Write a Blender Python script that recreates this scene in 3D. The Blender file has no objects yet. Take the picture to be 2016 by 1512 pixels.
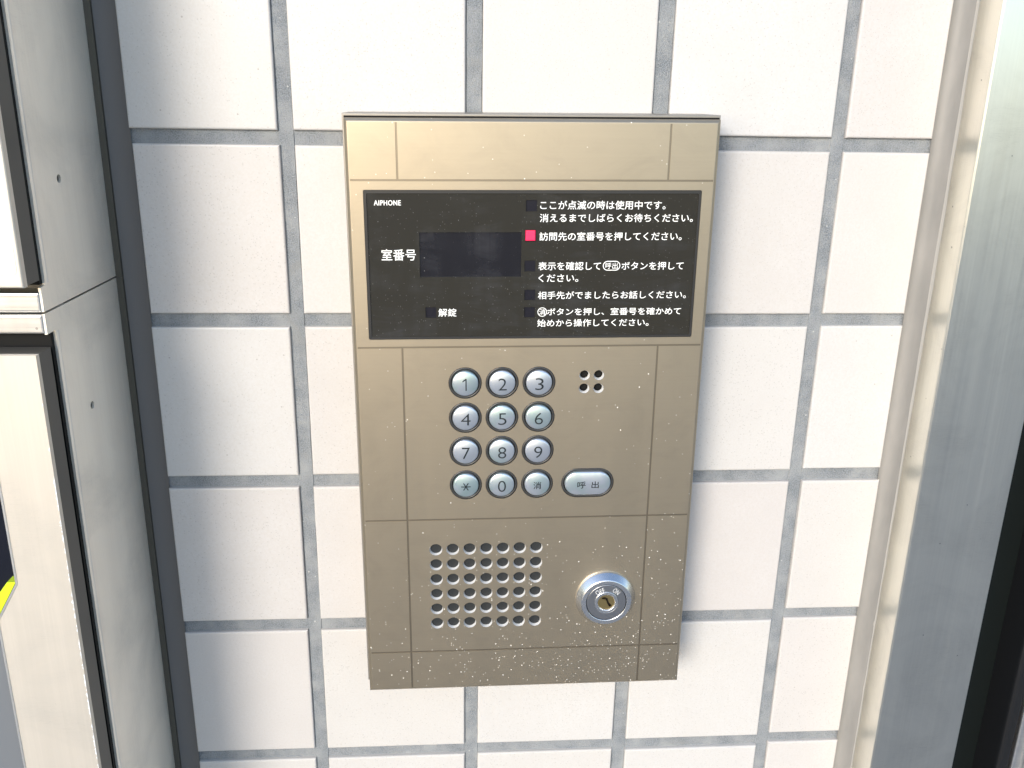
import bpy, bmesh, math, random
from mathutils import Matrix, Vector

random.seed(7)
S = bpy.context.scene
COL = S.collection
R = math.radians

# ------------------------------------------------------------------ camera
cam = bpy.data.cameras.new("camera")
cam_o = bpy.data.objects.new("camera", cam)
COL.objects.link(cam_o)
S.camera = cam_o
cam.sensor_fit = 'HORIZONTAL'
cam.sensor_width = 36.0
cam.lens = 36.0 * 1600.0 / 2016.0
cam.shift_x = 10.639 / 2016.0
cam.shift_y = -107.027 / 2016.0
cam.clip_start = 0.01
cam.clip_end = 600.0
mr = Matrix(((0.9982729338998438, 0.0005544685006005513, -0.05874386783043701),
             (-0.05655990729860078, 0.279347575510146, -0.9585227743475775),
             (0.015878486369037062, 0.9601898898766249, 0.2788964844693156))).to_4x4()
cam_o.matrix_world = Matrix.Translation((-0.05880638, -0.44702675, 1.52434609)) @ mr

# ------------------------------------------------------------------ sky and sun
SUN_EL, SUN_AZ = 21.0, 208.0           # degrees; azimuth clockwise from +Y
w = bpy.data.worlds.new("World")
S.world = w
w.use_nodes = True
wn = w.node_tree.nodes
sky = wn.new('ShaderNodeTexSky')
sky.sky_type = 'NISHITA'
sky.sun_disc = False
sky.sun_elevation = R(SUN_EL)
sky.sun_rotation = R(SUN_AZ)
sky.air_density = 1.0
sky.dust_density = 0.8
sky.ozone_density = 1.5
w.node_tree.links.new(sky.outputs[0], wn['Background'].inputs[0])
wn['Background'].inputs[1].default_value = 0.15

sl = bpy.data.lights.new("sun", 'SUN')
sl.energy = 1.6
sl.angle = R(20.0)
sl.color = (1.0, 0.95, 0.875)
so = bpy.data.objects.new("sun", sl)
COL.objects.link(so)
sd = Vector((math.sin(R(SUN_AZ)) * math.cos(R(SUN_EL)), math.cos(R(SUN_AZ)) * math.cos(R(SUN_EL)), math.sin(R(SUN_EL))))
so.rotation_euler = sd.to_track_quat('Z', 'Y').to_euler()
so.location = sd * 5

S.view_settings.view_transform = 'Standard'
S.view_settings.look = 'None'
S.view_settings.gamma = 1.0
S.view_settings.use_curve_mapping = False
S.view_settings.exposure = 1.05

# ------------------------------------------------------------------ materials
class NB:
    def __init__(s, name):
        s.m = bpy.data.materials.new(name)
        s.m.use_nodes = True
        s.t = s.m.node_tree
        s.n = s.t.nodes
        s.b = s.n['Principled BSDF']
    def new(s, typ, **kw):
        n = s.n.new(typ)
        for k, v in kw.items():
            setattr(n, k, v)
        return n
    def link(s, a, b):
        s.t.links.new(a, b)
    def setv(s, **kw):
        for k, v in kw.items():
            s.b.inputs[k.replace('_', ' ')].default_value = v
        return s
    def coord(s, scale=(1, 1, 1), rnd=True):
        tc = s.new('ShaderNodeTexCoord')
        mp = s.new('ShaderNodeMapping')
        mp.inputs['Scale'].default_value = scale
        s.link(tc.outputs['Object'], mp.inputs['Vector'])
        if rnd:
            oi = s.new('ShaderNodeObjectInfo')
            mu = s.new('ShaderNodeMath', operation='MULTIPLY')
            mu.inputs[1].default_value = 37.0
            s.link(oi.outputs['Random'], mu.inputs[0])
            s.link(mu.outputs[0], mp.inputs['Location'])
        return mp.outputs[0]
    def noise(s, vec, scale, detail=3.0, rough=0.55, dist=0.0):
        n = s.new('ShaderNodeTexNoise')
        n.inputs['Scale'].default_value = scale
        n.inputs['Detail'].default_value = detail
        n.inputs['Roughness'].default_value = rough
        n.inputs['Distortion'].default_value = dist
        s.link(vec, n.inputs['Vector'])
        return n.outputs['Fac']
    def ramp(s, fac, stops):
        r = s.new('ShaderNodeValToRGB')
        el = r.color_ramp.elements
        while len(el) < len(stops):
            el.new(0.5)
        for e, (p, c) in zip(el, stops):
            e.position = p
            e.color = c if len(c) == 4 else (*c, 1)
        s.link(fac, r.inputs[0])
        return r.outputs[0]
    def mix(s, fac, a, b, blend='MIX'):
        m = s.new('ShaderNodeMix', data_type='RGBA', blend_type=blend)
        for sock, v in ((m.inputs[0], fac), (m.inputs[6], a), (m.inputs[7], b)):
            if hasattr(v, 'is_linked'):
                s.link(v, sock)
            elif isinstance(v, (int, float)):
                sock.default_value = v
            else:
                sock.default_value = (*v, 1) if len(v) == 3 else v
        return m.outputs[2]
    def math(s, op, a, b=None):
        m = s.new('ShaderNodeMath', operation=op)
        for sock, v in ((m.inputs[0], a), (m.inputs[1], b)):
            if v is None:
                continue
            if hasattr(v, 'is_linked'):
                s.link(v, sock)
            else:
                sock.default_value = v
        return m.outputs[0]
    def bump(s, h, strength, dist):
        b = s.new('ShaderNodeBump')
        b.inputs['Strength'].default_value = strength
        b.inputs['Distance'].default_value = dist
        s.link(h, b.inputs['Height'])
        s.link(b.outputs[0], s.b.inputs['Normal'])
    def specks(s, vec, scale, size, keep, seedoff=0.0):
        """mask of scattered round-ish specks: one per voronoi cell, only some cells kept"""
        v = s.new('ShaderNodeTexVoronoi')
        v.inputs['Scale'].default_value = scale
        s.link(vec, v.inputs['Vector'])
        sep = s.new('ShaderNodeSeparateColor')
        s.link(v.outputs['Color'], sep.inputs[0])
        near = s.math('LESS_THAN', v.outputs['Distance'], s.math('MULTIPLY', sep.outputs[1], size))
        kp = s.math('LESS_THAN', sep.outputs[0], keep)
        return s.math('MULTIPLY', near, kp)

def rgb(*c):
    return tuple(c)

def simple(name, col, rough=0.5, metal=0.0, spec=0.5, **kw):
    m = NB(name)
    m.setv(Base_Color=(*col, 1), Roughness=rough, Metallic=metal)
    m.b.inputs['Specular IOR Level'].default_value = spec
    for k, v in kw.items():
        m.b.inputs[k].default_value = v
    return m.m

# glazed porcelain tile, fine dark specks
m = NB('tile_porcelain')
v = m.coord((1, 1, 1))
n1 = m.noise(v, 30, 3)
base = m.ramp(n1, [(0.3, (0.515, 0.503, 0.495)), (0.7, (0.54, 0.53, 0.523))])
n2 = m.noise(v, 900, 2)
base = m.mix(m.ramp(n2, [(0.4, (0, 0, 0)), (0.62, (0.6, 0.6, 0.6))]), base, (0.50, 0.48, 0.46))
dens = m.noise(v, 45, 2)
sp = m.specks(v, 1100, 0.42, m.math('MULTIPLY', dens, 0.42))
base = m.mix(m.math('MULTIPLY', sp, 0.32), base, (0.22, 0.21, 0.20))
sp2 = m.specks(v, 330, 0.17, 0.035)
base = m.mix(m.math('MULTIPLY', sp2, 0.45), base, (0.16, 0.13, 0.11))
oi = m.new('ShaderNodeObjectInfo')
tone = m.ramp(oi.outputs['Random'], [(0.0, (0.96, 0.935, 0.925)), (0.5, (0.985, 0.975, 0.955)), (1.0, (1.0, 1.0, 1.0))])
base = m.mix(1.0, base, tone, 'MULTIPLY')
m.link(base, m.b.inputs['Base Color'])
m.setv(Roughness=0.42)
m.bump(m.noise(v, 420, 3), 0.25, 0.0004)
TILE = m.m

m = NB('grout_cement')
v = m.coord((1, 1, 1), False)
g = m.noise(v, 60, 5, 0.65)
g2 = m.noise(v, 1500, 4, 0.7)
base = m.mix(m.ramp(g, [(0.35, (0, 0, 0)), (0.65, (1, 1, 1))]), (0.33, 0.35, 0.37), (0.53, 0.535, 0.535))
base = m.mix(m.ramp(g2, [(0.35, (0.55, 0.55, 0.55)), (0.7, (1.2, 1.2, 1.2))]), base, base, 'MULTIPLY')
base = m.mix(m.ramp(g2, [(0.35, (1, 1, 1)), (0.6, (0, 0, 0))]), base, (0.27, 0.29, 0.31))
st = m.noise(v, 26, 5, 0.7, 1.5)
base = m.mix(m.ramp(st, [(0.56, (0, 0, 0)), (0.70, (0.55, 0.55, 0.55))]), base, (0.24, 0.245, 0.24))
sp = m.specks(v, 520, 0.3, 0.05)
base = m.mix(m.math('MULTIPLY', sp, 0.6), base, (0.6, 0.6, 0.58))
pin = m.specks(v, 640, 0.24, 0.10)
base = m.mix(m.math('MULTIPLY', pin, 0.7), base, (0.08, 0.085, 0.09))
m.link(base, m.b.inputs['Base Color'])
m.setv(Roughness=0.85)
m.bump(m.math('ADD', g2, m.math('MULTIPLY', g, 1.5)), 0.8, 0.0009)
GROUT = m.m

m = NB('sealant_grey')
v = m.coord((1, 1, 0.25), False)
g = m.noise(v, 90, 4)
base = m.ramp(g, [(0.3, (0.185, 0.18, 0.172)), (0.7, (0.24, 0.23, 0.218))])
m.link(base, m.b.inputs['Base Color'])
m.setv(Roughness=0.55)
m.bump(g, 0.35, 0.0008)
SEAL = m.m

def brushed(name, c0, c1, rough0=0.24, rough1=0.36, metal=1.0, axis='Z', fine=1.0, bump=0.04):
    m = NB(name)
    sc = (900 * fine, 900 * fine, 9) if axis == 'Z' else (9, 900 * fine, 900 * fine)
    v = m.coord(sc, False)
    g = m.noise(v, 1.0, 3, 0.6)
    v2 = m.coord((70, 70, 2), False)
    g2 = m.noise(v2, 1.0, 3, 0.6)
    gm = m.math('ADD', m.math('MULTIPLY', g, 0.6), m.math('MULTIPLY', g2, 0.4))
    m.link(m.ramp(gm, [(0.35, c0), (0.65, c1)]), m.b.inputs['Base Color'])
    rr = m.new('ShaderNodeMapRange')
    rr.inputs[1].default_value = 0.3
    rr.inputs[2].default_value = 0.7
    rr.inputs[3].default_value = rough0
    rr.inputs[4].default_value = rough1
    m.link(gm, rr.inputs[0])
    m.link(rr.outputs[0], m.b.inputs['Roughness'])
    m.setv(Metallic=metal)
    v3 = m.coord((1, 1, 1), False)
    rub = m.noise(v3, 16, 5, 0.65, 0.8)
    scr = m.noise(m.coord((30, 30, 420), False), 1.0, 4, 0.7, 2.0)
    lines = m.math('MULTIPLY', m.ramp(scr, [(0.485, (0, 0, 0)), (0.5, (1, 1, 1)), (0.515, (0, 0, 0))]), m.ramp(rub, [(0.5, (0, 0, 0)), (0.6, (1, 1, 1))]))
    spk = m.math('MAXIMUM', m.specks(v3, 160, 0.10, 0.10), m.math('MULTIPLY', lines, 0.25))
    old = m.b.inputs['Base Color'].links[0].from_socket
    c = m.mix(m.math('MULTIPLY', spk, 0.6), old, (0.22, 0.21, 0.20))
    c = m.mix(m.math('MULTIPLY', m.ramp(rub, [(0.45, (0, 0, 0)), (0.7, (1, 1, 1))]), 0.22), c, (0.45, 0.44, 0.41))
    m.link(c, m.b.inputs['Base Color'])
    m.bump(g, bump, 0.0002)
    return m.m

STEEL_SIDE = brushed('brushed_steel_panel', (0.91, 0.85, 0.75), (0.95, 0.90, 0.80), 0.38, 0.48, 0.6, bump=0.02)
STEEL_JAMB = brushed('brushed_steel_jamb', (0.83, 0.81, 0.73), (0.88, 0.86, 0.775), 0.28, 0.34, bump=0.01)
STEEL_RAIL = brushed('brushed_steel_rail', (0.66, 0.66, 0.66), (0.74, 0.74, 0.74), 0.3, 0.42, axis='X')
DOOR_METAL = brushed('champagne_metal', (0.63, 0.585, 0.515), (0.67, 0.62, 0.55), 0.45, 0.5, 0.55, bump=0.015)

def bronze(name, dark=1.0, dirt=True):
    m = NB(name)
    v = m.coord((1, 1, 1), False)
    vs = m.coord((14, 900, 900), False)
    g = m.noise(vs, 1.0, 3, 0.6)
    g2 = m.noise(v, 14, 3)
    c = m.mix(g2, (0.435 * dark, 0.375 * dark, 0.285 * dark), (0.465 * dark, 0.402 * dark, 0.308 * dark))
    c = m.mix(m.math('MULTIPLY', g, 0.25), c, (0.35 * dark, 0.30 * dark, 0.23 * dark))
    smg = m.noise(m.coord((26, 26, 40), False), 1.0, 5, 0.68, 1.4)
    c = m.mix(m.math('MULTIPLY', m.ramp(smg, [(0.48, (0, 0, 0)), (0.72, (1, 1, 1))]), 0.16), c, (0.27, 0.24, 0.19))
    metal = 0.93
    if dirt:
        # salt-like white flecks, denser towards the lower right where spray collects
        tc = m.new('ShaderNodeTexCoord')
        sx = m.new('ShaderNodeSeparateXYZ')
        m.link(tc.outputs['Object'], sx.inputs[0])
        fall = m.new('ShaderNodeMapRange')
        fall.interpolation_type = 'SMOOTHSTEP'
        fall.inputs[1].default_value = -0.04
        fall.inputs[2].default_value = -0.172
        m.link(sx.outputs['Z'], fall.inputs[0])
        rt = m.new('ShaderNodeMapRange')
        rt.inputs[1].default_value = -0.10
        rt.inputs[2].default_value = 0.095
        rt.inputs[3].default_value = 0.22
        rt.inputs[4].default_value = 1.0
        m.link(sx.outputs['X'], rt.inputs[0])
        keep = m.math('ADD', m.math('MULTIPLY', m.math('MULTIPLY', fall.outputs[0], rt.outputs[0]), 0.40), 0.028)
        clump = m.noise(v, 55, 2)
        keep = m.math('MULTIPLY', keep, m.ramp(clump, [(0.38, (0.3, 0.3, 0.3)), (0.62, (1, 1, 1))]))
        s1 = m.specks(v, 420, 0.235, keep)
        s2 = m.specks(v, 760, 0.30, m.math('MULTIPLY', keep, 0.8))
        sp = m.math('MAXIMUM', s1, m.math('MULTIPLY', s2, 0.55))
        c = m.mix(m.math('MULTIPLY', sp, 0.9), c, (0.84, 0.81, 0.74))
        mt = m.math('SUBTRACT', metal, m.math('MULTIPLY', sp, metal))
        m.link(mt, m.b.inputs['Metallic'])
    else:
        m.setv(Metallic=metal)
    m.link(c, m.b.inputs['Base Color'])
    rl = m.noise(m.coord((60, 60, 8), False), 1.0, 4, 0.6, 0.6)
    rr = m.new('ShaderNodeMapRange')
    rr.inputs[1].default_value = 0.3
    rr.inputs[2].default_value = 0.7
    rr.inputs[3].default_value = 0.415
    rr.inputs[4].default_value = 0.445
    m.link(rl, rr.inputs[0])
    m.link(rr.outputs[0], m.b.inputs['Roughness'])
    m.bump(g, 0.02, 0.0002)
    return m.m

BRONZE = bronze('bronze_anodised')
GROOVE = bronze('bronze_groove', 0.58, False)
BODY = simple('body_metal', (0.30, 0.28, 0.25), 0.42, 0.6)
BLACK = simple('black_rubber', (0.006, 0.006, 0.006), 0.7, 0, 0.2)
GASKET = simple('charcoal_plastic', (0.035, 0.035, 0.035), 0.38, 0, 0.5)
def acrylic(name, col):
    m = NB(name)
    v = m.coord((1, 1, 1), False)
    smear = m.noise(m.coord((18, 18, 70), False), 1.0, 5, 0.65, 1.2)
    wipe = m.noise(m.coord((55, 55, 9), False), 1.0, 4, 0.6, 0.8)
    f = m.math('MULTIPLY', m.ramp(smear, [(0.45, (0, 0, 0)), (0.75, (1, 1, 1))]), m.ramp(wipe, [(0.4, (0, 0, 0)), (0.7, (1, 1, 1))]))
    dust = m.math('MAXIMUM', m.specks(v, 380, 0.12, 0.10), m.math('MULTIPLY', m.specks(v, 900, 0.22, 0.16), 0.5))
    c = m.mix(m.math('MULTIPLY', f, 0.35), col, (0.075, 0.08, 0.095))
    c = m.mix(m.math('MULTIPLY', dust, 0.5), c, (0.25, 0.25, 0.24))
    m.link(c, m.b.inputs['Base Color'])
    r = m.math('ADD', m.math('MULTIPLY', f, 0.25), 0.10)
    m.link(m.math('ADD', r, m.math('MULTIPLY', dust, 0.3)), m.b.inputs['Roughness'])
    return m.m
GLASS = acrylic('dark_acrylic', (0.024, 0.022, 0.0165))
LCD = acrylic('lcd_black', (0.010, 0.0095, 0.012))
LENS = simple('lamp_lens_dark', (0.007, 0.007, 0.013), 0.5, 0, 0.2)
LED = simple('lamp_lens_red', (0.5, 0.02, 0.08), 0.4, 0, 0.5)
LED.node_tree.nodes['Principled BSDF'].inputs['Emission Color'].default_value = (1.0, 0.02, 0.09, 1)
LED.node_tree.nodes['Principled BSDF'].inputs['Emission Strength'].default_value = 0.27
PRINT = simple('white_print', (0.86, 0.86, 0.84), 0.5)
INK = simple('engraved_ink', (0.018, 0.024, 0.028), 0.6, 0, 0.15)
RAW = simple('raw_aluminium', (0.80, 0.79, 0.76), 0.32, 0.85)
RIM = simple('countersink_metal', (0.85, 0.84, 0.82), 0.35, 0.35)
MESHM = None
CHROME = simple('satin_chrome', (0.82, 0.82, 0.82), 0.27, 1.0)
CHROME_D = simple('turned_steel', (0.40, 0.41, 0.43), 0.36, 1.0)
BRASS = simple('brass', (0.60, 0.45, 0.20), 0.3, 1.0)
STICKER = simple('white_vinyl', (0.84, 0.85, 0.85), 0.3)
DARKGLASS = simple('locker_window', (0.005, 0.006, 0.012), 0.15, 0, 0.5)
LIME = simple('lime_plastic', (0.55, 0.72, 0.02), 0.4)
GREYP = simple('grey_panel', (0.20, 0.215, 0.235), 0.4, 0.4)
DARKGAP = simple('door_glass_dark', (0.006, 0.008, 0.008), 0.3, 0, 0.3)
EDGE = simple('door_edge_dark', (0.085, 0.08, 0.07), 0.42, 0.2)
CHAR = simple('charcoal_seal', (0.006, 0.0065, 0.008), 0.5, 0, 0.3)
FRAME = simple('window_trim', (0.024, 0.024, 0.024), 0.35, 0, 0.5)

m = NB('key_satin')
v = m.coord((1, 1, 1))
g = m.noise(v, 70, 2)
oi = m.new('ShaderNodeObjectInfo')
tint = m.ramp(oi.outputs['Random'], [(0.0, (0.40, 0.52, 0.54)), (0.45, (0.43, 0.54, 0.55)), (0.6, (0.48, 0.53, 0.60)), (1.0, (0.50, 0.53, 0.61))])
c = m.mix(m.ramp(g, [(0.42, (0, 0, 0)), (0.62, (1, 1, 1))]), (0.53, 0.575, 0.64), tint)
m.link(c, m.b.inputs['Base Color'])
m.setv(Roughness=0.30, Metallic=0.75)
m.bump(m.noise(v, 900, 3), 0.06, 0.0003)
KEY = m.m

m = NB('speaker_cloth')
v = m.coord((1, 1, 1), False)
vo = m.new('ShaderNodeTexChecker')
vo.inputs['Scale'].default_value = 2400
m.link(v, vo.inputs['Vector'])
m.link(m.mix(vo.outputs['Fac'], (0.002, 0.0025, 0.003), (0.017, 0.021, 0.024)), m.b.inputs['Base Color'])
m.setv(Roughness=0.6)
MESHM = m.m

m = NB('paving')
v = m.coord((1, 1, 1), False)
g = m.noise(v, 3, 6, 0.7)
g2 = m.noise(v, 140, 4)
c = m.mix(g, (0.17, 0.17, 0.18), (0.24, 0.24, 0.24))
c = m.mix(m.math('MULTIPLY', g2, 0.3), c, (0.1, 0.1, 0.1))
m.link(c, m.b.inputs['Base Color'])
m.setv(Roughness=0.8)
m.bump(g2, 0.4, 0.002)
PAVE = m.m

# ------------------------------------------------------------------ mesh tools
# all building is done in millimetres: x right, y up, z out of the wall;
# P() turns that into scene metres with Z up and the wall facing -Y
def P(x, y, z):
    return (x / 1000.0, -z / 1000.0, y / 1000.0)

WALL_H = 1300.0          # the wall's own origin sits 1.3 m above the paving

class MB:
    def __init__(s):
        s.v, s.f, s.mi, s.sm = [], [], [], []
        s.cur = 0
        s.smooth = False
    def add(s, verts, faces):
        o = len(s.v)
        s.v += [P(*q) for q in verts]
        for f in faces:
            s.f.append([i + o for i in f])
            s.mi.append(s.cur)
            s.sm.append(s.smooth)
    def box(s, x0, x1, y0, y1, z0, z1, b=0.0, back=True):
        """box with its front edges (towards +z) rounded by b in two steps"""
        if b <= 0:
            rings = [(0, z0), (0, z1)]
        else:
            rings = [(0, z0), (0, z1 - b), (b * 0.13, z1 - b * 0.5), (b * 0.5, z1 - b * 0.13), (b, z1)]
        vs, fs = [], []
        for d, z in rings:
            vs += [(x0 + d, y0 + d, z), (x1 - d, y0 + d, z), (x1 - d, y1 - d, z), (x0 + d, y1 - d, z)]
        n = len(rings)
        for k in range(n - 1):
            for i in range(4):
                j = (i + 1) % 4
                fs.append([k * 4 + i, k * 4 + j, k * 4 + 4 + j, k * 4 + 4 + i])
        t = (n - 1) * 4
        fs.append([t, t + 1, t + 2, t + 3])
        if back:
            fs.append([3, 2, 1, 0])
        s.add(vs, fs)
    def prism(s, pts, z0, z1, cap0=True, cap1=True):
        n = len(pts)
        vs = [(x, y, z0) for x, y in pts] + [(x, y, z1) for x, y in pts]
        fs = [[i, (i + 1) % n, n + (i + 1) % n, n + i] for i in range(n)]
        if cap1:
            fs.append(list(range(n, 2 * n)))
        if cap0:
            fs.append(list(range(n - 1, -1, -1)))
        s.add(vs, fs)
    def lathe(s, cx, cy, prof, n=48, hx=0.0, cap=False, sx=1.0):
        """profile of (radius, z) turned about (cx, cy); hx stretches it into a stadium"""
        vs, fs = [], []
        for r, z in prof:
            for i in range(n):
                a = 2 * math.pi * (i + 0.5) / n
                c = math.cos(a)
                vs.append((cx + r * c * sx + (hx if c > 0 else -hx), cy + r * math.sin(a), z))
        for k in range(len(prof) - 1):
            for i in range(n):
                j = (i + 1) % n
                fs.append([k * n + i, k * n + j, (k + 1) * n + j, (k + 1) * n + i])
        if cap:
            k = len(prof) - 1
            fs.append([k * n + i for i in range(n)])
        s.add(vs, fs)
    def build(s, name, mats, parent=None):
        me = bpy.data.meshes.new(name)
        me.from_pydata(s.v, [], s.f)
        if not isinstance(mats, (list, tuple)):
            mats = [mats]
        for q in mats:
            me.materials.append(q)
        me.polygons.foreach_set('material_index', s.mi)
        me.polygons.foreach_set('use_smooth', s.sm)
        bm = bmesh.new()
        bm.from_mesh(me)
        bmesh.ops.recalc_face_normals(bm, faces=bm.faces)
        bm.to_mesh(me)
        bm.free()
        me.update()
        return link(name, me, parent)

def link(name, data, parent=None):
    o = bpy.data.objects.new(name, data)
    COL.objects.link(o)
    if parent is not None:
        o.parent = parent
    return o

def thing(name, label, cat, x=0, y=0, z=0, group=None):
    o = bpy.data.objects.new(name, None)
    o.empty_display_size = 0.02
    COL.objects.link(o)
    p = P(x, y, z)
    o.location = (p[0], p[1], p[2] + WALL_H / 1000.0)
    o['label'] = label
    o['category'] = cat
    o['kind'] = 'thing'
    if group:
        o['group'] = group
    return o

def circle(cx, cy, r, n=32, hx=0.0):
    out = []
    for i in range(n):
        a = 2 * math.pi * (i + 0.5) / n
        c = math.cos(a)
        out.append((cx + r * c + (hx if c > 0 else -hx), cy + r * math.sin(a)))
    return out

def rrect(x0, x1, y0, y1, r=0.0, n=5):
    if r <= 0:
        return [(x0, y0), (x1, y0), (x1, y1), (x0, y1)]
    out = []
    for cx, cy, a0 in ((x1 - r, y0 + r, -90), (x1 - r, y1 - r, 0), (x0 + r, y1 - r, 90), (x0 + r, y0 + r, 180)):
        for k in range(n + 1):
            a = R(a0 + 90 * k / n)
            out.append((cx + r * math.cos(a), cy + r * math.sin(a)))
    return out

DG = None
def sheet(loops, z0, z1, mb):
    """flat sheet between z0 and z1 with holes: loops fill like a 2D curve"""
    cu = bpy.data.curves.new('tmp', 'CURVE')
    cu.dimensions = '2D'
    cu.fill_mode = 'BOTH'
    cu.extrude = (z1 - z0) / 2
    for lp in loops:
        sp = cu.splines.new('POLY')
        sp.points.add(len(lp) - 1)
        for pt, (x, y) in zip(sp.points, lp):
            pt.co = (x, y, 0, 1)
        sp.use_cyclic_u = True
    o = bpy.data.objects.new('tmp', cu)
    COL.objects.link(o)
    bpy.context.view_layer.update()
    me = bpy.data.meshes.new_from_object(o.evaluated_get(bpy.context.evaluated_depsgraph_get()))
    vs = [(q.co.x, q.co.y, q.co.z + (z0 + z1) / 2) for q in me.vertices]
    mb.add(vs, [list(p.vertices) for p in me.polygons])
    bpy.data.objects.remove(o)
    bpy.data.curves.remove(cu)
    bpy.data.meshes.remove(me)

def text_tris(body, weight=0.0, spacing=1.0):
    cu = bpy.data.curves.new('tmp', 'FONT')
    cu.body = body
    cu.size = 1.0
    cu.offset = weight
    cu.resolution_u = 4
    cu.space_character = spacing
    o = bpy.data.objects.new('tmp', cu)
    COL.objects.link(o)
    bpy.context.view_layer.update()
    me = bpy.data.meshes.new_from_object(o.evaluated_get(bpy.context.evaluated_depsgraph_get()))
    vs = [(q.co.x, q.co.y) for q in me.vertices]
    fs = [list(p.vertices) for p in me.polygons]
    bpy.data.objects.remove(o)
    bpy.data.curves.remove(cu)
    bpy.data.meshes.remove(me)
    return vs, fs

def lettering(mb, body, box, z, weight=0.0, spacing=1.0, rot=0.0, strikes=((0, 0),)):
    """set the words inside box (x0, y0, x1, y1) on the surface z (number or function)"""
    vs, fs = text_tris(body, weight, spacing)
    xs = [q[0] for q in vs]
    ys = [q[1] for q in vs]
    ax, bx, ay, by = min(xs), max(xs), min(ys), max(ys)
    x0, y0, x1, y1 = box
    cx, cy = (x0 + x1) / 2, (y0 + y1) / 2
    c, s_ = math.cos(rot), math.sin(rot)
    out = []
    for x, y in vs:
        X = x0 + (x - ax) / (bx - ax) * (x1 - x0) - cx
        Y = y0 + (y - ay) / (by - ay) * (y1 - y0) - cy
        X, Y = cx + c * X - s_ * Y, cy + s_ * X + c * Y
        out.append((X, Y))
    if callable(z):                      # follow a curved surface: cut long edges first
        bm = bmesh.new()
        bv = [bm.verts.new((x, y, 0)) for x, y in out]
        for f in fs:
            try:
                bm.faces.new([bv[i] for i in f])
            except ValueError:
                pass
        for _ in range(4):
            bmesh.ops.triangulate(bm, faces=bm.faces)
            long = [e for e in bm.edges if e.calc_length() > 0.9]
            if not long:
                break
            bmesh.ops.subdivide_edges(bm, edges=long, cuts=1)
        bmesh.ops.triangulate(bm, faces=bm.faces)
        bm.verts.ensure_lookup_table()
        bm.verts.index_update()
        out = [(q.co.x, q.co.y) for q in bm.verts]
        fs = [[q.index for q in f.verts] for f in bm.faces]
        bm.free()
        for k, (sx, sy) in enumerate(strikes):
            mb.add([(x + sx, y + sy, z(x + sx, y + sy) + 0.004 * k) for x, y in out], fs)
        return
    for k, (sx, sy) in enumerate(strikes):
        mb.add([(x + sx, y + sy, z + 0.004 * k) for x, y in out], fs)

# ------------------------------------------------------------------ ground
mb = MB()
mb.add([(-60000, -WALL_H, -60000), (60000, -WALL_H, -60000), (60000, -WALL_H, 60000), (-60000, -WALL_H, 60000)], [[0, 1, 2, 3]])
g = mb.build('paving', PAVE)
g.location = (0, 0, WALL_H / 1000.0)
g['kind'] = 'structure'

# ------------------------------------------------------------------ tiled wall
wall = thing('tiled_wall', 'white speckled square tile wall with grey grout behind the intercom panel', 'wall')
mb = MB()
mb.box(-262, 216, -1299, 930, -140, -2.6)
mb.build('grout_bed', GROUT, wall)
# the upright joints were struck last: they stand a little proud of the level ones
for xa, xb in ((-154.3, -145.9), (-55.0, -46.2), (45.4, 54.4), (145.9, 153.9)):
    rj = random.Random(int(xa))
    N = 240
    vs, fs = [], []
    for k in range(N + 1):
        yy = -1299 + 2229 * k / N
        l, r_, d = rj.uniform(-.25, .25), rj.uniform(-.25, .25), rj.uniform(-.08, .08)
        vs += [(xa + l - .1, yy, -2.7), (xa + l + .35, yy, -2.05 + d), ((xa + xb) / 2, yy, -1.95 + d), (xb + r_ - .35, yy, -2.05 + d), (xb + r_ + .1, yy, -2.7)]
    for k in range(N):
        for i in range(4):
            a = k * 5 + i
            fs.append([a, a + 1, a + 6, a + 5])
    mb = MB()
    mb.add(vs, fs)
    mb.build('grout_joint', GROUT, wall)

cols = [(-230.8, -154.3), (-145.9, -55.0), (-46.2, 45.4), (54.4, 145.9), (153.9, 203.2)]
edges = [(204.0, 196.3), (103.6, 95.8), (3.8, -4.1), (-96.0, -104.2), (-195.8, -203.9)]   # grout top / bottom
rows = []
tops = [296.0] + [e[1] for e in edges]
bots = [e[0] for e in edges] + [-296.0]
rows = [(b, t) for t, b in zip(tops, bots)]
y = 304.0
while y < 900:
    rows.append((y, y + 92))
    y += 100
y = -304.0
while y > -1290:
    rows.append((max(y - 92, -1299), y))
    y -= 100
cache = {}
# the last column's grout line wanders a little, as laid
jig = {(0, 0): (0, 0), (0, 1): (0.6, 0), (4, 2): (0, 0.7), (3, 5): (0, -0.6), (4, 5): (0, 1.6), (4, 4): (0, 1.4), (4, 3): (0.3, 0.6), (4, 6): (0, 1.8)}
for ri, (ya, yb) in enumerate(rows):
    for ci, (xa, xb) in enumerate(cols):
        key = (round(xb - xa, 1), round(yb - ya, 1))
        if key not in cache:
            hw, hh = (xb - xa) / 2, (yb - ya) / 2
            mb = MB()
            mb.box(-hw, hw, -hh, hh, -8, 0, 1.1, back=False)
            o = mb.build('tile', TILE, wall)
            cache[key] = o.data
        else:
            o = link('tile', cache[key], wall)
        dx, dy = jig.get((ci, ri), (0, 0))
        jx, jy, jz = random.uniform(-.25, .25), random.uniform(-.2, .2), random.uniform(-.25, .1)
        o.location = P((xa + xb) / 2 + dx + jx, (ya + yb) / 2 + dy + jy, jz)
        o.rotation_euler = (random.uniform(-.0015, .0015), random.uniform(-.0012, .0012), random.uniform(-.002, .002))

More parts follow.
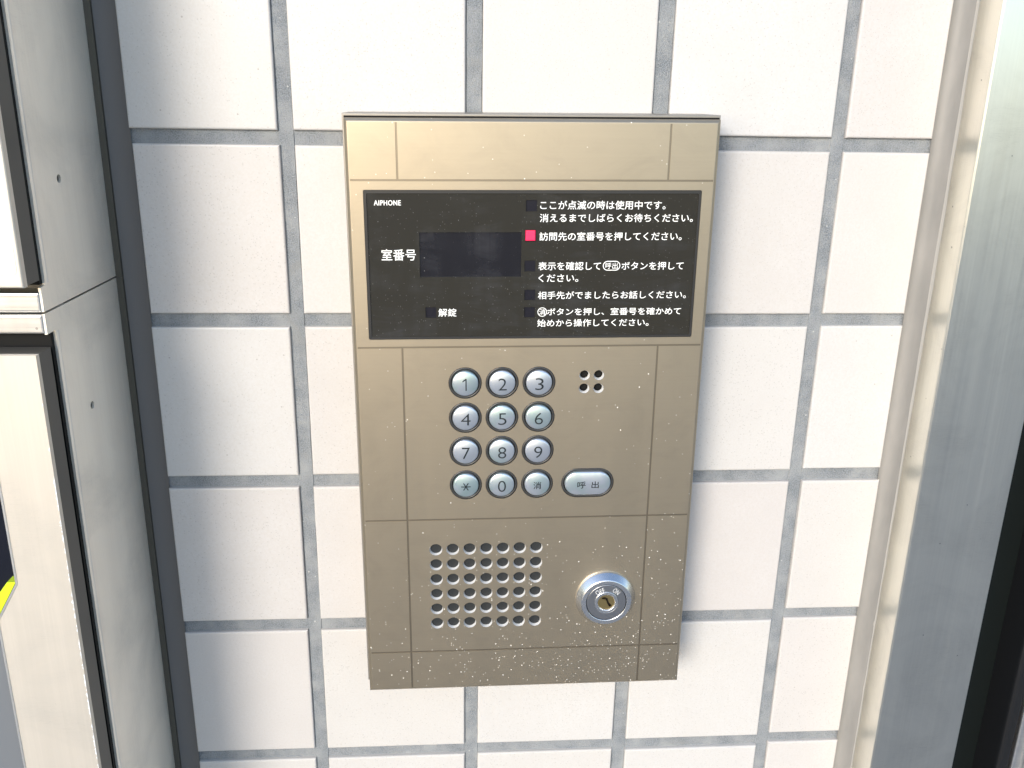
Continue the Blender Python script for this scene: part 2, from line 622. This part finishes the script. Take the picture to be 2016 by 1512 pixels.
# sealant joints: concave beads running the height of the wall
def bead(x0, x1, z_l, z_m, z_r, wob, name, mat, seed):
    rnd = random.Random(seed)
    prof = 7
    vs, fs = [], []
    N = 220
    off = [rnd.uniform(-1, 1) for _ in range(N + 1)]
    for k in range(N + 1):
        yy = -1299 + (930 + 1299) * k / N
        d = off[k] * wob
        for i in range(prof):
            t = i / (prof - 1)
            z = (1 - t) ** 2 * z_l + 2 * t * (1 - t) * z_m + t * t * z_r
            vs.append((x0 + (x1 - x0) * t + (d if i in (0,) else 0) + (d * .6 if i == prof - 1 else 0), yy, z + 0.12 * rnd.uniform(-1, 1) * wob))
    for k in range(N):
        for i in range(prof - 1):
            a = k * prof + i
            fs.append([a, a + 1, a + prof + 1, a + prof])
    mb = MB()
    mb.smooth = True
    mb.add(vs, fs)
    return mb.build(name, mat, wall)
SEAL2 = simple('sealant_shaded', (0.13, 0.122, 0.118), 0.6)  # same sealant as the right joint, colour darkened for the shade beside the locker
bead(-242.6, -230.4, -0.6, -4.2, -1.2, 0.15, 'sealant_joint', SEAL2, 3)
bead(202.6, 212.4, -0.8, -3.8, 5.2, 0.2, 'sealant_joint', SEAL, 4)
mb = MB()
mb.smooth = True
# thin feathered smear of sealant dragged up the jamb
N = 160
rnd = random.Random(11)
vs, fs = [], []
for k in range(N + 1):
    yy = -1299 + 2229 * k / N
    e = 7.2 + 0.8 * math.sin(yy * 0.011) + rnd.uniform(-.35, .35)
    vs += [(211.4, yy, 3.4), (212.25, yy, 4.8), (212.35, yy, e)]
for k in range(N):
    for i in range(2):
        a = k * 3 + i
        fs.append([a, a + 1, a + 4, a + 3])
mb.add(vs, fs)
mb.build('sealant_smear', simple('sealant_light', (0.40, 0.385, 0.36), 0.5), wall)

# ------------------------------------------------------------------ lockers at left
def side_panel(parent, outline, hole, fz, name='side_panel'):
    """side sheet in the plane x=-245.8 given as (z, y) outline with a screw hole"""
    mb = MB()
    sheet([outline, circle(hole[0], hole[1], 2.0, 20)], -0.6, 0.6, mb)
    # turn the sheet: (a, b, c) -> x=c, y=b, z=a
    mb2 = MB()
    vs = [(-246.4 + q[1] * -1000.0, q[2] * 1000.0, q[0] * 1000.0) for q in mb.v]
    mb2.add(vs, mb.f)
    return mb2.build(name, STEEL_SIDE, parent)

up = thing('parcel_locker', 'upper steel locker with a white sticker on its champagne door', 'locker', -450, 125.4, 0)
lo = thing('parcel_locker', 'lower steel locker with a dark window and lime green trim in its door', 'locker', -450, -1299, 0)
def place(o, t, *p):
    """parts are built in wall millimetres: shift them into their thing's own frame"""
    q = P(*p)
    for c in o.children:
        c.location = (-q[0], -q[1], -q[2])
side_panel(up, [(0.2, 125.3), (81, 126.2), (81, 137.4), (76.6, 138.0), (76.6, 900), (0.2, 900)], (50.4, 182.8), 76.6)
side_panel(lo, [(0.2, 124.3), (0.2, -1299), (73.6, -1299), (73.6, 115.6), (81, 115.6), (81, 125.2)], (47.6, 68.2), 73.6)
for par, ya, yb, zf in ((up, 138.4, 900, 76.6), (lo, -1299, 115.0, 73.6)):
    mb = MB()                                            # rolled front edge of the side sheet
    mb.smooth = True
    pr = [(-245.79, zf - 3.4), (-245.72, zf - 2.6), (-245.78, zf - 1.4), (-246.0, zf - 0.7), (-246.4, zf - 0.2), (-246.9, zf)]
    mb.add([(x, yy, z) for yy in (ya, yb) for x, z in pr], [[i, i + 1, i + 7, i + 6] for i in range(5)])
    mb.build('rolled_edge', RAW, par)
    mb = MB()                                            # carcass behind
    mb.box(-649, -247.2, ya if par is lo else 126.0, yb if par is up else 124.0, -60, zf - 4)
    mb.build('carcass', EDGE, par)
    mb = MB()                                            # black gap strip
    mb.box(-640, -247.0, ya, yb, zf - 3, zf + 2.6)
    mb.build('gap_seal', BLACK, par)
    mb = MB()                                            # back flange against the wall
    mb.box(-246.0, -242.4, 124.6 if par is up else -1299, 900 if par is up else 124.5, -2.4, 1.4)
    mb.build('back_flange', simple('flange_brown', (0.075, 0.07, 0.058), 0.5, 0.3), par)
for par, ya, yb in ((up, 126.0, 135.4), (lo, 115.8, 125.2)):
    mb = MB()
    mb.box(-649, -246.6, ya, yb, 60, 81.6, 1.2)
    r_ = mb.build('rail', STEEL_RAIL, par)
mb = MB()
mb.box(-648, -246.3, 140.2, 898, 90.6, 94, 0.9)
du = mb.build('door', DOOR_METAL, up)
mb = MB()
mb.box(-647, -246.6, 140.6, 897, 79.6, 90.5)
mb.build('door_edge', EDGE, du)
mb = MB()
mb.prism(rrect(-330, -248.2, 146.6, 160.2, 1.6), 94.02, 94.2)
st = mb.build('sticker', STICKER, du)
mb = MB()
out = [(-245.7, 109.6), (-648, 109.6), (-648, 84), (-271.2, 84), (-271.2, -5.2), (-282.9, -25.5), (-282.9, -1296), (-245.7, -1296)]
mb.prism(out, 91.0, 93.8)
# thin returned lip round the cut-out catches the light
def lip(pts, wdt, z0, z1):
    for (xa, ya), (xb, yb) in zip(pts[:-1], pts[1:]):
        L = math.hypot(xb - xa, yb - ya)
        nx, ny = (yb - ya) / L * wdt, -(xb - xa) / L * wdt
        mb.prism([(xa, ya), (xb, yb), (xb + nx, yb + ny), (xa + nx, ya + ny)], z0, z1)
dl = mb.build('door', DOOR_METAL, lo)
mb = MB()
mb.box(-270.4, -246.1, -1295, 109.3, 79.6, 90.9)
mb.build('door_edge', EDGE, dl)
mb = MB()
rc = random.Random(5)
for k in range(170):
    yy = rc.uniform(-125, 50) if k < 130 else rc.uniform(-1200, 100)
    hgt, wd, e = rc.uniform(0.3, 1.6), rc.uniform(0.15, 0.75) * (1.6 if k % 9 == 0 else 1), -245.72
    z = 93.84 + 0.0003 * k
    mb.add([(e, yy - hgt, z), (e, yy + hgt, z), (e - wd * .7, yy + hgt * .35, z), (e - wd, yy - hgt * .2, z)], [[0, 1, 2, 3]])
cp = mb.build('paint_chips', simple('bare_primer', (0.8, 0.83, 0.86), 0.4), dl)
cp['kind'] = 'stuff'
mb = MB()
lip([(-271.2, 83.9), (-271.2, -5.2), (-282.9, -25.5), (-282.9, -1295)], -0.9, 92.2, 94.1)
mb.build('cutout_lip', RAW, dl)
mb = MB()
mb.box(-640, -268, -30, 86, 82, 86)
mb.build('window_pane', DARKGLASS, dl)
mb = MB()
mb.prism([(-272.6, -6.0), (-284.4, -26.5), (-292, -26.5), (-276.6, -6.0)], 86.1, 91.5)
mb.build('lime_trim', LIME, dl)
mb = MB()
mb.box(-640, -284.2, -1290, -29, 82, 89.5, 1.0)
mb.build('lower_panel', GREYP, dl)
place(up, 0, -450, 125.4, 0)
place(lo, 0, -450, -1299, 0)

# ------------------------------------------------------------------ steel door frame at right
fr = thing('door_frame', 'brushed stainless steel door jamb standing right of the tiled wall', 'door frame', 240, -1299, 0)
mb = MB()
mb.smooth = False
x0, x1, zf = 212.4, 269.0, 27.0
b = 1.1
pr = [(x0, -60), (x0, zf - b), (x0 + .15, zf - b * .5), (x0 + .5, zf - .15), (x0 + b, zf), (x1 - b, zf), (x1 - .4, zf - .3), (x1, zf - b), (x1, -60)]
n = len(pr)
mb.add([(x, yy, z) for yy in (-1299, 930) for x, z in pr], [[i, i + 1, i + 1 + n, i + n] for i in range(n - 1)] + [list(range(n, 2 * n)), list(range(n))])
mb.build('jamb', STEEL_JAMB, fr)
place(fr, 0, 240, -1299, 0)
dr = thing('glass_door', 'dark glass door edge with a pale metal stile beyond the steel jamb', 'door', 330, -1299, 0)
mb = MB()
mb.box(269.4, 309.8, -1299, 930, -12, 2)
mb.build('glass_pane', DARKGAP, dr)
mb = MB()
mb.box(302.5, 311.2, -1299, 930, 2.2, 24.0, 2.5)
mb.build('weather_seal', CHAR, dr)
mb = MB()
mb.box(311.4, 372, -1299, 930, -12, 25.4, 1.2)
mb.box(316.5, 372.2, -1299, 930, -12, 29.0, 1.4)
mb.build('stile', STEEL_RAIL, dr)
place(dr, 0, 330, -1299, 0)

# ------------------------------------------------------------------ intercom panel
TH = R(0.475)
PK, PCX, PCY = 0.9578, -20.21 - 0.1, 47.03 - 0.15      # the housing stands 38 mm proud of the tiles
ic = thing('intercom_panel', 'bronze apartment intercom panel with keypad, dark display and key switch on tiled wall', 'intercom', PCX, PCY, 38 - 20 * PK)
ic.scale = (PK, PK, PK)
ic.rotation_euler = (0, -TH, 0)

PX0, PX1, PY0, PY1 = -97.0, 97.2, -173.0, 173.2
mb = MB()
mb.box(-98.5, 98.6, -169.5, 175.3, -19.0, 13.6, 0.5)
body = mb.build('back_box', BODY, ic)
mb = MB()
mb.box(-97.3, 97.4, -169.0, 174.1, 13.7, 15.4)
mb.build('gap_gasket', BLACK, ic)

KEYX = [-36.4, -15.75, 4.9]
KEYY = [30.3, 9.6, -11.1, -32.2]
CALL = (34.5, -32.3)
RK = 9.3
holes = []
for kx in KEYX:
    for ky in KEYY:
        holes.append(circle(kx, ky, RK, 48))
call_loop = circle(CALL[0], CALL[1], RK, 48, hx=6.15)
MICX, MICY = (30.5, 38.6), (34.1, 26.3)
mic = [(a, b_) for a in MICX for b_ in MICY]
SPX = [-54.4 + 9.93 * i for i in range(7)]
SPY = [-74.2 - 10.12 * j for j in range(6)]
spk = [(a, b_) for a in SPX for b_ in SPY]
WIN = rrect(-88.6, 89.6, 56.0, 137.1, 1.0)
LOCK = (48.0, -110.0)

mbp = MB()
# chamfered rim of the plate
rim = [(0.0, 15.6), (0.0, 18.5), (0.25, 18.9), (1.45, 19.85), (1.75, 19.98), (2.1, 20.0)]
vs, fs = [], []
for d, z in rim:
    vs += [(PX0 + d, PY0 + d, z), (PX1 - d, PY0 + d, z), (PX1 - d, PY1 - d, z), (PX0 + d, PY1 - d, z)]
for k in range(len(rim) - 1):
    for i in range(4):
        j = (i + 1) % 4
        fs.append([k * 4 + i, k * 4 + j, k * 4 + 4 + j, k * 4 + 4 + i])
mbp.add(vs, fs)
G = 0.55                       # half width of an engraved line
IX0, IX1, IY0, IY1 = PX0 + 2.1, PX1 - 2.1, PY0 + 2.1, PY1 - 2.1
H = [142.0, 51.4, -54.4, -144.8]
VL, VR = -70.6, 71.0
skin = []
def cell(xa, xb, ya, yb):
    skin.append(rrect(xa, xb, ya, yb))
for ya, yb in ((H[0] + G, IY1), (H[3] + G, H[2] - G), (IY0, H[3] - G), (H[2] + G, H[1] - G)):
    cell(IX0, VL - G, ya, yb)
    cell(VL + G, VR - G, ya, yb)
    cell(VR + G, IX1, ya, yb)
cell(IX0, IX1, H[1] + G, H[0] - G)
allholes = holes + [call_loop] + [circle(a, b_, 2.95, 24) for a, b_ in mic] + [circle(a, b_, 3.8, 28) for a, b_ in spk] + [WIN]
sheet(skin + allholes, 19.78, 20.0, mbp)
mbp.cur = 1
sheet([rrect(IX0 - .3, IX1 + .3, IY0 - .3, IY1 + .3)] + allholes, 18.6, 19.77, mbp)
plate = mbp.build('front_plate', [BRONZE, GROOVE], ic)

# keys
def dome(kx, ky, r=7.35):
    def f(x, y):
        d2 = ((x - kx) ** 2 + (y - ky) ** 2) / (r * r)
        return 22.05 - 1.05 * d2
    return f
def cap_profile(r):
    pf = [(r, 16.0), (r, 20.5), (r - 0.12, 20.85)]
    for k in range(9):
        rr = (r - 0.35) * (1 - k / 9)
        pf.append((rr, 22.05 - 1.05 * (rr / r) ** 2))
    pf.append((0.02, 22.05))
    return pf
BOLD = ((-.06, 0), (.06, 0), (0, .06), (0, -.06))
digits = [['1', '4', '7', '*'], ['2', '5', '8', '0'], ['3', '6', '9', '消']]
words = {'*': 'star', '消': 'clear'}
for ci, kx in enumerate(KEYX):
    for ri, ky in enumerate(KEYY):
        ch = digits[ci][ri]
        # ring
        mb = MB(); mb.smooth = True
        mb.lathe(kx, ky, [(RK - .05, 16.2), (RK - .05, 19.5), (RK - .35, 19.95), (RK - .9, 20.1), (RK - 1.35, 19.8), (RK - 1.5, 19.3), (RK - 1.5, 16.2)], 48)
        mb.build('key_ring', GASKET, ic)
        # the cap turns about its own centre so that its grain differs key by key
        mb = MB(); mb.smooth = True
        mb.lathe(0, 0, cap_profile(7.35), 48)
        key = mb.build('number_key' if ch.isdigit() else ('star_key' if ch == '*' else 'clear_key'), KEY, ic)
        key.location = P(kx, ky, 0)
        key['label'] = {'*': 'silver star key', '消': 'silver cancel key lettered 消'}.get(ch, 'silver key lettered ' + ch)
        mb = MB()
        f = dome(0, 0)
        zz = lambda x, y: f(x, y) + 0.08
        if ch == '*':
            for a in (0, 60, 120):
                ca, sa = math.cos(R(a)), math.sin(R(a))
                L, wd = (2.75, 0.3)
                pts = []
                for u in (-1, -.5, 0, .5, 1):
                    pts.append((u * L * ca + wd * sa, u * L * sa * .95 - wd * ca))
                for u in (1, .5, 0, -.5, -1):
                    pts.append((u * L * ca - wd * sa, u * L * sa * .95 + wd * ca))
                top = 0.01 * a / 60
                mb.add([(x, y - 0.3, zz(x, y - 0.3) + top) for x, y in pts], [[i, i + 1, 8 - i, 9 - i] for i in range(4)])
        elif ch == '消':
            lettering(mb, ch, (-2.2, -2.6, 2.2, 1.9), zz, 0.0, strikes=BOLD)
        elif ch == '1':
            for pts in ([(0.15, -3.9), (0.15, -2.1), (0.15, -.3), (0.15, 1.5), (0.15, 3.2), (0.8, 3.2), (0.8, 1.5), (0.8, -.3), (0.8, -2.1), (0.8, -3.9)],):
                mb.add([(x, y, zz(x, y)) for x, y in pts], [[i, i + 1, 8 - i, 9 - i] for i in range(4)])
            pts = [(0.2, 3.2), (-1.5, 1.9), (-1.5, 1.1), (0.2, 2.3)]
            mb.add([(x, y, zz(x, y) + .01) for x, y in pts], [[0, 1, 2, 3]])
        else:
            hw = {'1': 1.15, '4': 2.7, '7': 2.3}.get(ch, 2.35)
            sh = 0.15 if ch != '1' else -0.2
            lettering(mb, ch, (sh - hw, -4.0, sh + hw, 3.1), zz, -0.008)
        mb.build('digit' if ch.isdigit() else 'symbol', INK, key)
mb = MB(); mb.smooth = True
mb.lathe(CALL[0], CALL[1], [(RK - .05, 16.2), (RK - .05, 19.5), (RK - .35, 19.95), (RK - .9, 20.1), (RK - 1.35, 19.8), (RK - 1.5, 19.3), (RK - 1.5, 16.2)], 48, hx=6.15)
mb.build('key_ring', GASKET, ic)
mb = MB(); mb.smooth = True
pf = [(7.35, 16.0), (7.35, 20.5), (7.2, 20.85)] + [((7.35 - .35) * (1 - k / 9), 22.05 - 1.05 * ((7.0 * (1 - k / 9)) / 7.35) ** 2) for k in range(9)] + [(0.02, 22.05)]
mb.lathe(0, 0, pf, 48, hx=6.15)
call = mb.build('call_button', KEY, ic)
call.location = P(CALL[0], CALL[1], 0)
call['label'] = 'wide silver call button lettered 呼出'
mb = MB()
fcall = lambda x, y: 22.05 - 1.05 * ((max(0, abs(x) - 6.15)) ** 2 + y * y) / 7.35 ** 2 + 0.07
lettering(mb, '呼', (-6.2, -2.6, -1.4, 1.7), fcall, 0.0, strikes=BOLD)
lettering(mb, '出', (2.1, -2.6, 6.3, 1.7), fcall, 0.0, strikes=BOLD)
mb.build('symbol', INK, call)
mb = MB()
mb.prism(rrect(-48, 52, -44, 42), 14.5, 16.3)
mb.build('key_backing', BLACK, ic)

# speaker and microphone openings: countersunk bare metal rims over dark cloth
mb = MB(); mb.smooth = True
for a, b_ in spk:
    mb.lathe(a, b_, [(3.8, 19.9), (3.72, 19.6), (3.4, 18.4), (3.35, 18.0)], 28)
sg = mb.build('speaker_grille', RIM, ic)
mb = MB()
mb.box(-60, 11, -131, -68, 17.0, 18.1)
mb.build('speaker_cloth', MESHM, sg)
mb = MB(); mb.smooth = True
for a, b_ in mic:
    mb.lathe(a, b_, [(2.95, 19.9), (2.85, 19.6), (2.4, 18.4), (2.35, 17.6)], 24)
mg = mb.build('microphone_grille', RIM, ic)
mb = MB()
mb.box(26, 43, 22, 38.5, 14.5, 16.4)
mb.build('microphone_backing', BLACK, mg)

# display window
wf = MB()
sheet([rrect(-88.5, 89.5, 56.1, 137.0, 1.0), rrect(-87.1, 88.3, 57.2, 135.3, .6)], 16.5, 19.7, wf)
wframe = wf.build('window_frame', FRAME, ic)
ZW = 19.1
mb = MB()
sq = {'a': (-3.75, 125.8, 2.1, 131.8), 'red': (-3.95, 109.8, 1.8, 115.9), 'c': (-4.1, 93.5, 1.8, 99.4), 'd': (-3.9, 77.5, 2.0, 83.3), 'e': (-3.9, 67.8, 1.9, 73.6), 'u': (-57.6, 68.0, -51.7, 73.9)}
lcd = (-60.1, 90.6, -5.9, 114.7)
loops = [rrect(-87.15, 88.35, 57.15, 135.35, .6), rrect(lcd[0], lcd[2], lcd[1], lcd[3])] + [rrect(q[0], q[2], q[1], q[3]) for k, q in sq.items()]
sheet(loops, ZW - 0.7, ZW, mb)
win = mb.build('display_window', GLASS, ic)
mb = MB()
mb.box(lcd[0] - 1, lcd[2] + 1, lcd[1] - 1, lcd[3] + 1, ZW - 1.9, ZW - 0.75)
mb.build('number_screen', LCD, win)
for k, q in sq.items():
    mb = MB()
    if k == 'red':
        mb.box(q[0] + .2, q[2] - .2, q[1] + .25, q[3] - .25, ZW - 1.2, ZW - 0.12, 0.5)
        o = mb.build('indicator_lamp', LED, win)
        o['label'] = 'lit red indicator lamp'
    else:
        mb.box(q[0] - .6, q[2] + .6, q[1] - .6, q[3] + .6, ZW - 1.6, ZW - 0.75)
        o = mb.build('indicator_lamp', LENS, win)
ZT = ZW + 0.06
def line(name, parts):
    mb = MB()
    for body, box, wt in parts:
        lettering(mb, body, box, ZT, 0.0, spacing=1.12 if body[0] == 'A' else 1.0, strikes=[(-wt * 2.4, 0), (wt * 2.4, 0), (0, wt * 2.4), (0, -wt * 2.4)] if body[0] != 'A' else ((-.07, 0), (.07, 0), (0, .05)))
    return mb, name
W = 0.014
rows_t = [
    ('brand_name', [('AIPHONE', (-83.2, 128.9, -69.3, 131.6), 0.02)]),
    ('caption', [('室番号', (-80.2, 99.7, -62.1, 105.8), W)]),
    ('caption', [('解錠', (-50.6, 68.6, -40.9, 73.1), W)]),
    ('instruction_line', [('ここが点滅の時は使用中です。', (3.8, 126.8, 70.7, 131.4), W)]),
    ('instruction_line', [('消えるまでしばらくお待ちください。', (3.7, 120.1, 85.9, 124.5), W)]),
    ('instruction_line', [('訪問先の室番号を押してください。', (3.7, 110.2, 80.5, 114.7), W)]),
    ('instruction_line', [('表示を確認して', (3.4, 94.1, 37.3, 98.6), W), ('呼出', (39.8, 94.7, 46.5, 98.1), 0.005), ('ボタンを押して', (48.6, 94.1, 82.6, 98.5), W)]),
    ('instruction_line', [('ください。', (3.6, 87.6, 25.2, 91.8), W)]),
    ('instruction_line', [('相手先がでましたらお話しください。', (3.5, 78.0, 85.1, 82.3), W)]),
    ('instruction_line', [('消', (4.3, 69.1, 7.7, 72.5), 0.005), ('ボタンを押し、室番号を確かめて', (8.7, 68.8, 82.9, 72.9), W)]),
    ('instruction_line', [('始めから操作してください。', (3.4, 62.4, 65.2, 66.6), W)]),
]
def ring_loop(cx, cy, r, hx, t):
    return [circle(cx, cy, r, 32, hx), circle(cx, cy, r - t, 32, hx)]
for i, (nm, parts) in enumerate(rows_t):
    mb, _ = line(nm, parts)
    if i == 6:
        sheet(ring_loop(43.15, 96.4, 2.65, 2.1, 0.42), ZT - .01, ZT + 0.01, mb)
    if i == 9:
        sheet(ring_loop(6.0, 70.75, 2.6, 0.0, 0.36), ZT - .01, ZT + 0.01, mb)
    mb.build(nm, PRINT, win)

# key switch
lx, ly = LOCK
mb = MB(); mb.smooth = True
mb.lathe(0, 0, [(18.3, 19.9), (18.3, 20.6), (18.0, 21.3)], 72)
mb.smooth = True
mb.lathe(0, 0, [(18.0, 21.3), (17.8, 21.6), (15.4, 24.75), (15.2, 25.0), (15.0, 25.1)], 72)
mb.lathe(0, 0, [(15.0, 25.1), (14.85, 25.2), (14.7, 25.2), (12.75, 25.2), (12.55, 25.2), (12.35, 25.0), (12.3, 24.8), (12.3, 24.0)], 72)
lk = mb.build('key_switch', CHROME, ic)
lk.location = P(lx, ly, 0)
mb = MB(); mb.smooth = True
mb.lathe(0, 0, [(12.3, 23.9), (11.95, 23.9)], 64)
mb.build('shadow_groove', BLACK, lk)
mb = MB(); mb.smooth = True
mb.lathe(0, 0, [(11.95, 23.5), (11.95, 24.75), (11.8, 24.95), (11.6, 24.95), (7.6, 24.95), (7.4, 24.95), (7.32, 24.8), (7.3, 24.2)], 64)
dsk = mb.build('switch_disc', CHROME_D, lk)
mb = MB()
lettering(mb, 'OFF', (-6.9, 6.2, -1.3, 9.2), 25.0, -0.01, rot=R(24))
lettering(mb, 'ON', (3.6, 5.9, 7.9, 8.9), 25.0, -0.01, rot=R(-42))
mb.build('engraving', simple('light_engraving', (0.75, 0.75, 0.74), 0.5), dsk)
mb = MB(); mb.smooth = True
mb.lathe(0, 0, [(7.25, 23.4), (7.25, 25.15), (7.1, 25.35), (6.95, 25.35), (5.75, 25.35), (5.55, 25.35), (5.35, 25.2), (5.1, 24.5)], 56)
mb.build('plug_ring', CHROME, lk)
mb = MB()
key_slot = [(-2.6, 3.2), (-0.9, 3.6), (0.9, 2.6), (1.1, 1.0), (2.0, -0.6), (3.6, -2.6), (2.2, -3.6), (0.9, -1.6), (0.1, 0.6), (-0.6, 1.9), (-2.8, 2.1)]
sheet([circle(0, 0, 6.0, 40), key_slot], 24.0, 24.55, mb)
mb.build('keyway_face', BRASS, lk)
mb = MB()
mb.prism(circle(0, 0, 5.9, 24), 20.5, 22.2)
mb.build('keyway_depth', simple('keyway_dark', (0.03, 0.02, 0.012), 0.5), lk)
